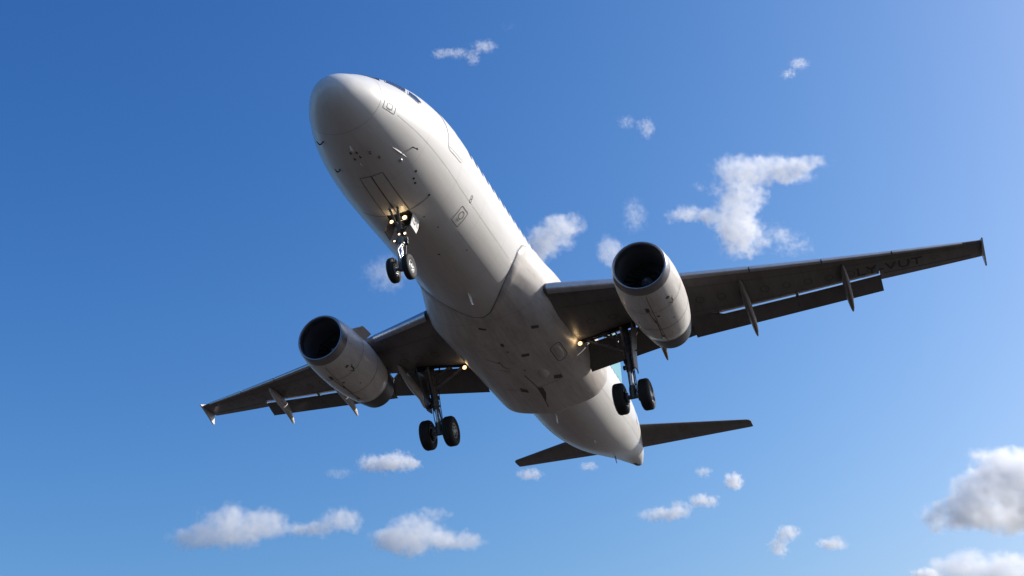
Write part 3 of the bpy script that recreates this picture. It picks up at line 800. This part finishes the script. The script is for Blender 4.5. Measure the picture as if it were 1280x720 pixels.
for q, dx, dy in ((1.1, .12, .12), (1.25, -.1, -.1), (.95, .1, -.14)): box(bm, (ax + d * q + Vector((dx - .06, dy - .05, -.06)))[:], (ax + d * q + Vector((dx + .06, dy + .05, .06)))[:], bev=.012)
sub('hydraulic_hoses', bm, M['black'], g)
for p, r in (((4.90, .215, -2.27), .06), ((4.90, -.215, -2.235), .075), ((4.98, -.17, -2.73), .045), ((4.97, .17, -2.92), .032), ((4.99, .02, -2.71), .035)):
    p = Vector(p)
    bm = bmesh.new(); lathe(bm, [(.10, .02), (.08, r * .8), (.02, r * 1.15), (-.02, r * 1.15), (-.022, r)], p, n=18)
    tube(bm, [p + Vector((.08, 0, 0)), Vector((5.05, 0, p.z + .02))], .025, 6)
    h = sub('taxi_light', bm, M['chromering'], g)
    bm = bmesh.new(); lathe(bm, [(-.026, .001), (-.024, r * .62), (-.018, r * .98)], p, n=18); glow_rim(finish('lamp_glass', bm, [M['lamp'], M['lamp_rim']], h, angle=60))
ld = bpy.data.lights.new('nose_glow', 'POINT'); ld.energy = .9; ld.color = (1, .74, .42); ld.shadow_soft_size = .04
for y in (.2, -.2):
    lo_ = bpy.data.objects.new('nose_glow', ld); COL.objects.link(lo_); lo_.parent = plane; lo_.location = Vector((4.82, y, -2.2)) - BASE
# rear bay doors, hanging open either side; number on the port one
for s in (1, -1):
    bm = bmesh.new(); y = .42 * s
    P_ = [(5.12, -1.98), (5.60, -1.98), (5.42, -2.40), (5.22, -2.68), (4.80, -2.60)] 
    Y = lambda z, o: s * (.40 + .03 * (-2.0 - z)) + o
    A_ = [bm.verts.new((x, Y(z, -.014), z)) for x, z in P_]; B_ = [bm.verts.new((x, Y(z, .014), z)) for x, z in P_]
    bm.faces.new(A_); bm.faces.new(B_[::-1])
    for i in range(5): bm.faces.new((A_[i], A_[(i + 1) % 5], B_[(i + 1) % 5], B_[i]))
    bmesh.ops.bevel(bm, geom=list(bm.edges), offset=.006, segments=1, affect='EDGES')
    door = sub('bay_door', bm, M['white' if s < 0 else 'grey2'], g, smooth=False)  # starboard door coloured grey, its shade put into the paint
    if s < 0:
        cu = bpy.data.curves.new('t', 'FONT'); cu.body = 'UT'; cu.size = .34; cu.extrude = .001; cu.offset = .006; cu.align_x = 'CENTER'; cu.align_y = 'CENTER'
        to = bpy.data.objects.new('t', cu); COL.objects.link(to); bpy.context.view_layer.update()
        me = bpy.data.meshes.new_from_object(to.evaluated_get(bpy.context.evaluated_depsgraph_get())); bpy.data.objects.remove(to)
        for v in me.vertices:
            tx, ty, tz = v.co; z = -2.32 + ty; v.co = (5.20 + tx, Y(z, -.018 - tz), z)
        me.materials.append(M['black']); o = bpy.data.objects.new('door_number', me); COL.objects.link(o); o.parent = door
# dark patch laid on the skin as the shade of the nose leg's well
bm = bmesh.new(); patch(bm, rrect(4.87, 5.58, -11, 11, .06), fus, .010, nu=4); finish('well_shade', bm, M['dark'], plane)

# ------------------------------------------------------------------ ground: one sheet out to the horizon
def ground():
    bm = bmesh.new(); rings = []
    n = 96; c = bm.verts.new((0, 0, 0)); prev = None; Rr = [20, 60, 150, 400, 1000, 2500, 6000, 14000, 30000]
    vs = [[bm.verts.new((r * math.cos(2 * math.pi * k / n), r * math.sin(2 * math.pi * k / n), 0)) for k in range(n)] for r in Rr]
    for k in range(n): bm.faces.new((c, vs[0][k], vs[0][(k + 1) % n]))
    for a, b in zip(vs, vs[1:]):
        for k in range(n): bm.faces.new((a[k], b[k], b[(k + 1) % n], a[(k + 1) % n]))
    m = mat('dry_grass', (.09, .08, .045), .95)
    L = m.node_tree.links; b = m.node_tree.nodes['Principled BSDF']
    tc = nn(m, 'ShaderNodeTexCoord'); n1 = nn(m, 'ShaderNodeTexNoise'); n1.inputs['Scale'].default_value = .06; n1.inputs['Detail'].default_value = 10
    L.new(tc.outputs['Object'], n1.inputs['Vector']); cr = nn(m, 'ShaderNodeValToRGB')
    cr.color_ramp.elements[0].position = .35; cr.color_ramp.elements[0].color = (.016, .0125, .0095, 1)
    cr.color_ramp.elements[1].position = .68; cr.color_ramp.elements[1].color = (.044, .029, .022, 1)
    L.new(n1.outputs[0], cr.inputs[0]); L.new(cr.outputs[0], b.inputs['Base Color'])
    o = finish('ground', bm, m, None, smooth=False); tag(o, kind='structure'); return o
ground()

# ------------------------------------------------------------------ clouds: fair-weather puffs of real vapour, 1100 m up
FX = 1438.633; CX = 640 - 170.463; CY = 360 - 107.855
cam_rot = (BODY.to_3x3() @ m3)
def direction(px, py):
    return (cam_rot @ Vector(((px - CX) / FX, -(py - CY) / FX, -1))).normalized()
def cloud(label, blobs, dens, nscale=1.0, erode=.55, seed=0, group=None, alt=1100.0):
    """blobs: soft ellipsoids given by bearing (px, py) and angular half-size; the vapour thins out where noise eats into them"""
    cx = sum(b[0] for b in blobs) / len(blobs); cy = sum(b[1] for b in blobs) / len(blobs)
    d = direction(cx, cy); dist = alt / d.z; k = dist / FX
    cen = Vector((0, 0, 1.6)) + d * dist
    right = (cam_rot @ Vector((1, 0, 0))); right = (right - d * right.dot(d)).normalized(); up = right.cross(-d).normalized() * 1
    up = (-d).cross(right).normalized()
    bm = bmesh.new(); B = []
    rng = random.Random(seed)
    for q, b in enumerate(blobs):
        rx, ry = b[2] * k * 1.22, b[3] * k * 1.22; rz = .5 * (rx + ry)
        c = right * (b[0] - cx) * k - up * (b[1] - cy) * k + d * (rng.uniform(-.35, .35) * rz)
        B.append((c, rx, ry, rz, b[4] if len(b) > 4 else 1.0))
        for i in range(60):
            t = rng.uniform(-1, 1); a = 2 * math.pi * (i * .618); s_ = math.sqrt(1 - t * t)
            bm.verts.new(c + (right * rx * s_ * math.cos(a) + up * ry * s_ * math.sin(a) + d * rz * t) * 1.30)
    bmesh.ops.convex_hull(bm, input=bm.verts)
    for v in [v for v in bm.verts if not v.link_faces]: bm.verts.remove(v)
    m = bpy.data.materials.new('cloud_vapour'); m.use_nodes = True; nt = m.node_tree; nt.nodes.clear(); L = nt.links
    out = nn(m, 'ShaderNodeOutputMaterial'); pv = nn(m, 'ShaderNodeVolumePrincipled'); L.new(pv.outputs[0], out.inputs['Volume'])
    pv.inputs['Color'].default_value = (1, 1, 1, 1); pv.inputs['Anisotropy'].default_value = CLOUD_G
    tc = nn(m, 'ShaderNodeTexCoord'); pos = tc.outputs['Object']
    size = max(b[2] for b in blobs) * k; feat = k * min(17, max(7, .42 * max(b[2] for b in blobs))) / nscale * .72
    # turbulence bends the field before it is evaluated
    nz = nn(m, 'ShaderNodeTexNoise'); nz.inputs['Scale'].default_value = 0.42 / feat; nz.inputs['Detail'].default_value = 6
    off = nn(m, 'ShaderNodeVectorMath', operation='ADD'); L.new(pos, off.inputs[0]); off.inputs[1].default_value = (seed * 913.0, seed * 371.0, 0)
    L.new(off.outputs[0], nz.inputs['Vector'])
    w1 = nn(m, 'ShaderNodeVectorMath', operation='SUBTRACT'); L.new(nz.outputs['Color'], w1.inputs[0]); w1.inputs[1].default_value = (.5, .5, .5)
    w2 = nn(m, 'ShaderNodeVectorMath', operation='SCALE'); L.new(w1.outputs[0], w2.inputs[0]); w2.inputs['Scale'].default_value = feat * 2.2
    w3 = nn(m, 'ShaderNodeVectorMath', operation='ADD'); L.new(pos, w3.inputs[0]); L.new(w2.outputs[0], w3.inputs[1])
    tot = None
    for c, rx, ry, rz, wt in B:
        s = nn(m, 'ShaderNodeVectorMath', operation='SUBTRACT'); L.new(w3.outputs[0], s.inputs[0]); s.inputs[1].default_value = c
        terms = None
        for ax, r in ((right, rx), (up, ry), (d, rz)):
            dt = nn(m, 'ShaderNodeVectorMath', operation='DOT_PRODUCT'); L.new(s.outputs[0], dt.inputs[0]); dt.inputs[1].default_value = ax / r
            q = math_(m, 'MULTIPLY', dt.outputs['Value'], dt.outputs['Value']); terms = q if terms is None else math_(m, 'ADD', terms, q)
        f = math_(m, 'MULTIPLY', math_(m, 'SUBTRACT', 1.0, terms, clamp=True), wt)
        tot = f if tot is None else math_(m, 'MAXIMUM', tot, f) if len(B) < 2 else math_(m, 'ADD', tot, f)
    tot = math_(m, 'MINIMUM', tot, 1.0)
    n2 = nn(m, 'ShaderNodeTexNoise'); n2.inputs['Scale'].default_value = 1.0 / feat; n2.inputs['Detail'].default_value = 9; n2.inputs['Roughness'].default_value = .68
    L.new(off.outputs[0], n2.inputs['Vector'])
    tot = math_(m, 'POWER', tot, .75)
    thr = math_(m, 'SUBTRACT', .30 + erode, math_(m, 'MULTIPLY', tot, .43))      # wisps at the rim, body at the heart
    v = math_(m, 'MULTIPLY', math_(m, 'SUBTRACT', n2.outputs[0], thr), 3.4, clamp=True)
    v = math_(m, 'MULTIPLY', v, math_(m, 'POWER', v, .4))
    v = math_(m, 'MULTIPLY', v, math_(m, 'GREATER_THAN', tot, .001))
    L.new(math_(m, 'MULTIPLY', v, 1.0 * dens / (size)), pv.inputs['Density'])
    o = finish('cloud', bm, m, None, smooth=False); o.location = cen
    tag(o, label, 'cloud', group)
    return o
CLOUD_G = 0.35
CL = [
 ('thin white cloud wisp shaped like a tick, right of the airliner nose', [(551, 67, 15, 8), (573, 66, 16, 9), (592, 73, 11, 10), (605, 58, 19, 10), (635, 34, 18, 10, .45)], 1.8, 1.4, .47),
 ('small faint cloud shred high above the port wing, near the top of the picture', [(986, 92, 11, 6), (998, 80, 14, 9)], 1.4, 1.3, .46),
 ('pair of faint cloud shreds below the tick-shaped wisp, above the port engine', [(808, 160, 12, 15), (784, 153, 15, 11, .8)], 1.0, 1.3, .46),
 ('large ragged white cloud above the port wing', [(868, 268, 32, 13), (922, 213, 34, 21), (965, 213, 34, 20), (1004, 206, 28, 11), (930, 245, 34, 24), (918, 275, 36, 22), (928, 300, 30, 26), (985, 302, 34, 20, .6), (968, 285, 22, 18, .5), (990, 222, 26, 14, .8), (885, 236, 20, 12, .5)], 3.1, 1.25, .45),
 ('white cloud tuft half hidden behind the fuselage, left of the port engine', [(708, 280, 24, 15), (688, 298, 34, 24), (672, 318, 18, 18)], 2.6, 1.0, .42),
 ('faint cloud patch touching the port engine intake', [(760, 312, 17, 20), (793, 270, 18, 26, .8), (775, 320, 24, 20, .8)], .9, 1.2, .43),
 ('faint cloud patch behind the nose wheels', [(485, 342, 34, 28)], .8, 1.0, .44),
 ('small flat cloud below the starboard main wheels', [(472, 580, 26, 13), (500, 577, 22, 14), (518, 581, 14, 7, .7)], 3.2, 1.2, .42),
 ('long puffy cloud at the bottom left, larger of the touching pair', [(243, 672, 28, 16), (290, 661, 48, 25), (335, 655, 28, 20), (285, 640, 20, 12, .8)], 2.3, 1.0, .39),
 ('slender cloud touching the right end of the long puffy one', [(385, 662, 30, 12), (425, 650, 31, 16)], 2.0, 1.0, .41),
 ('mound-shaped cloud with a thin tail at the bottom, below the starboard wheels', [(520, 666, 42, 26), (500, 675, 38, 15), (570, 674, 36, 12), (548, 641, 16, 7, .7)], 2.3, 1.0, .39),
 ('slanting small cloud below the tail cone', [(828, 643, 30, 10), (850, 635, 18, 10)], 2.8, 1.2, .42),
 ('tiny cloud just right of the slanting one', [(880, 626, 18, 9)], 2.4, 1.0, .40),
 ('tiny round cloud puff below the port tailplane', [(917, 602, 12, 11)], 2.4, 1.0, .38),
 ('tiniest faint puff left of the round puff', [(880, 590, 11, 7)], 1.2, 1.0, .42),
 ('small leaning cloud at the bottom, right of centre', [(986, 667, 15, 10), (973, 683, 13, 13, .9)], 2.4, 1.1, .42),
 ('small oval cloud right of the leaning one', [(1041, 680, 19, 9)], 2.6, 1.0, .40),
 ('big cumulus with grey shaded base at the right edge', [(1262, 590, 40, 22), (1235, 615, 36, 24), (1290, 620, 40, 34), (1203, 641, 34, 17, .9), (1250, 645, 40, 16)], 4.2, .9, .37),
 ('cumulus cut off by the bottom right corner', [(1228, 716, 46, 24), (1280, 722, 40, 22)], 2.6, .9, .37),
 ('little cloud puff left of the corner cumulus', [(1158, 719, 15, 8)], 4.0, 1.0, .38),
 ('small thin cloud under the starboard tailplane tip', [(662, 593, 19, 8)], 2.0, 1.0, .42),
 ('very faint little cloud under the tail cone', [(736, 583, 13, 7)], 1.3, 1.0, .42),
 ('very faint wisp left of the flat cloud', [(424, 592, 20, 9)], .8, 1.0, .46),
]
for i, (lb, bl, de, ns, er) in enumerate(CL):
    cloud(lb, bl, de, ns, er, seed=i + 1, group='clouds scattered over the sky')
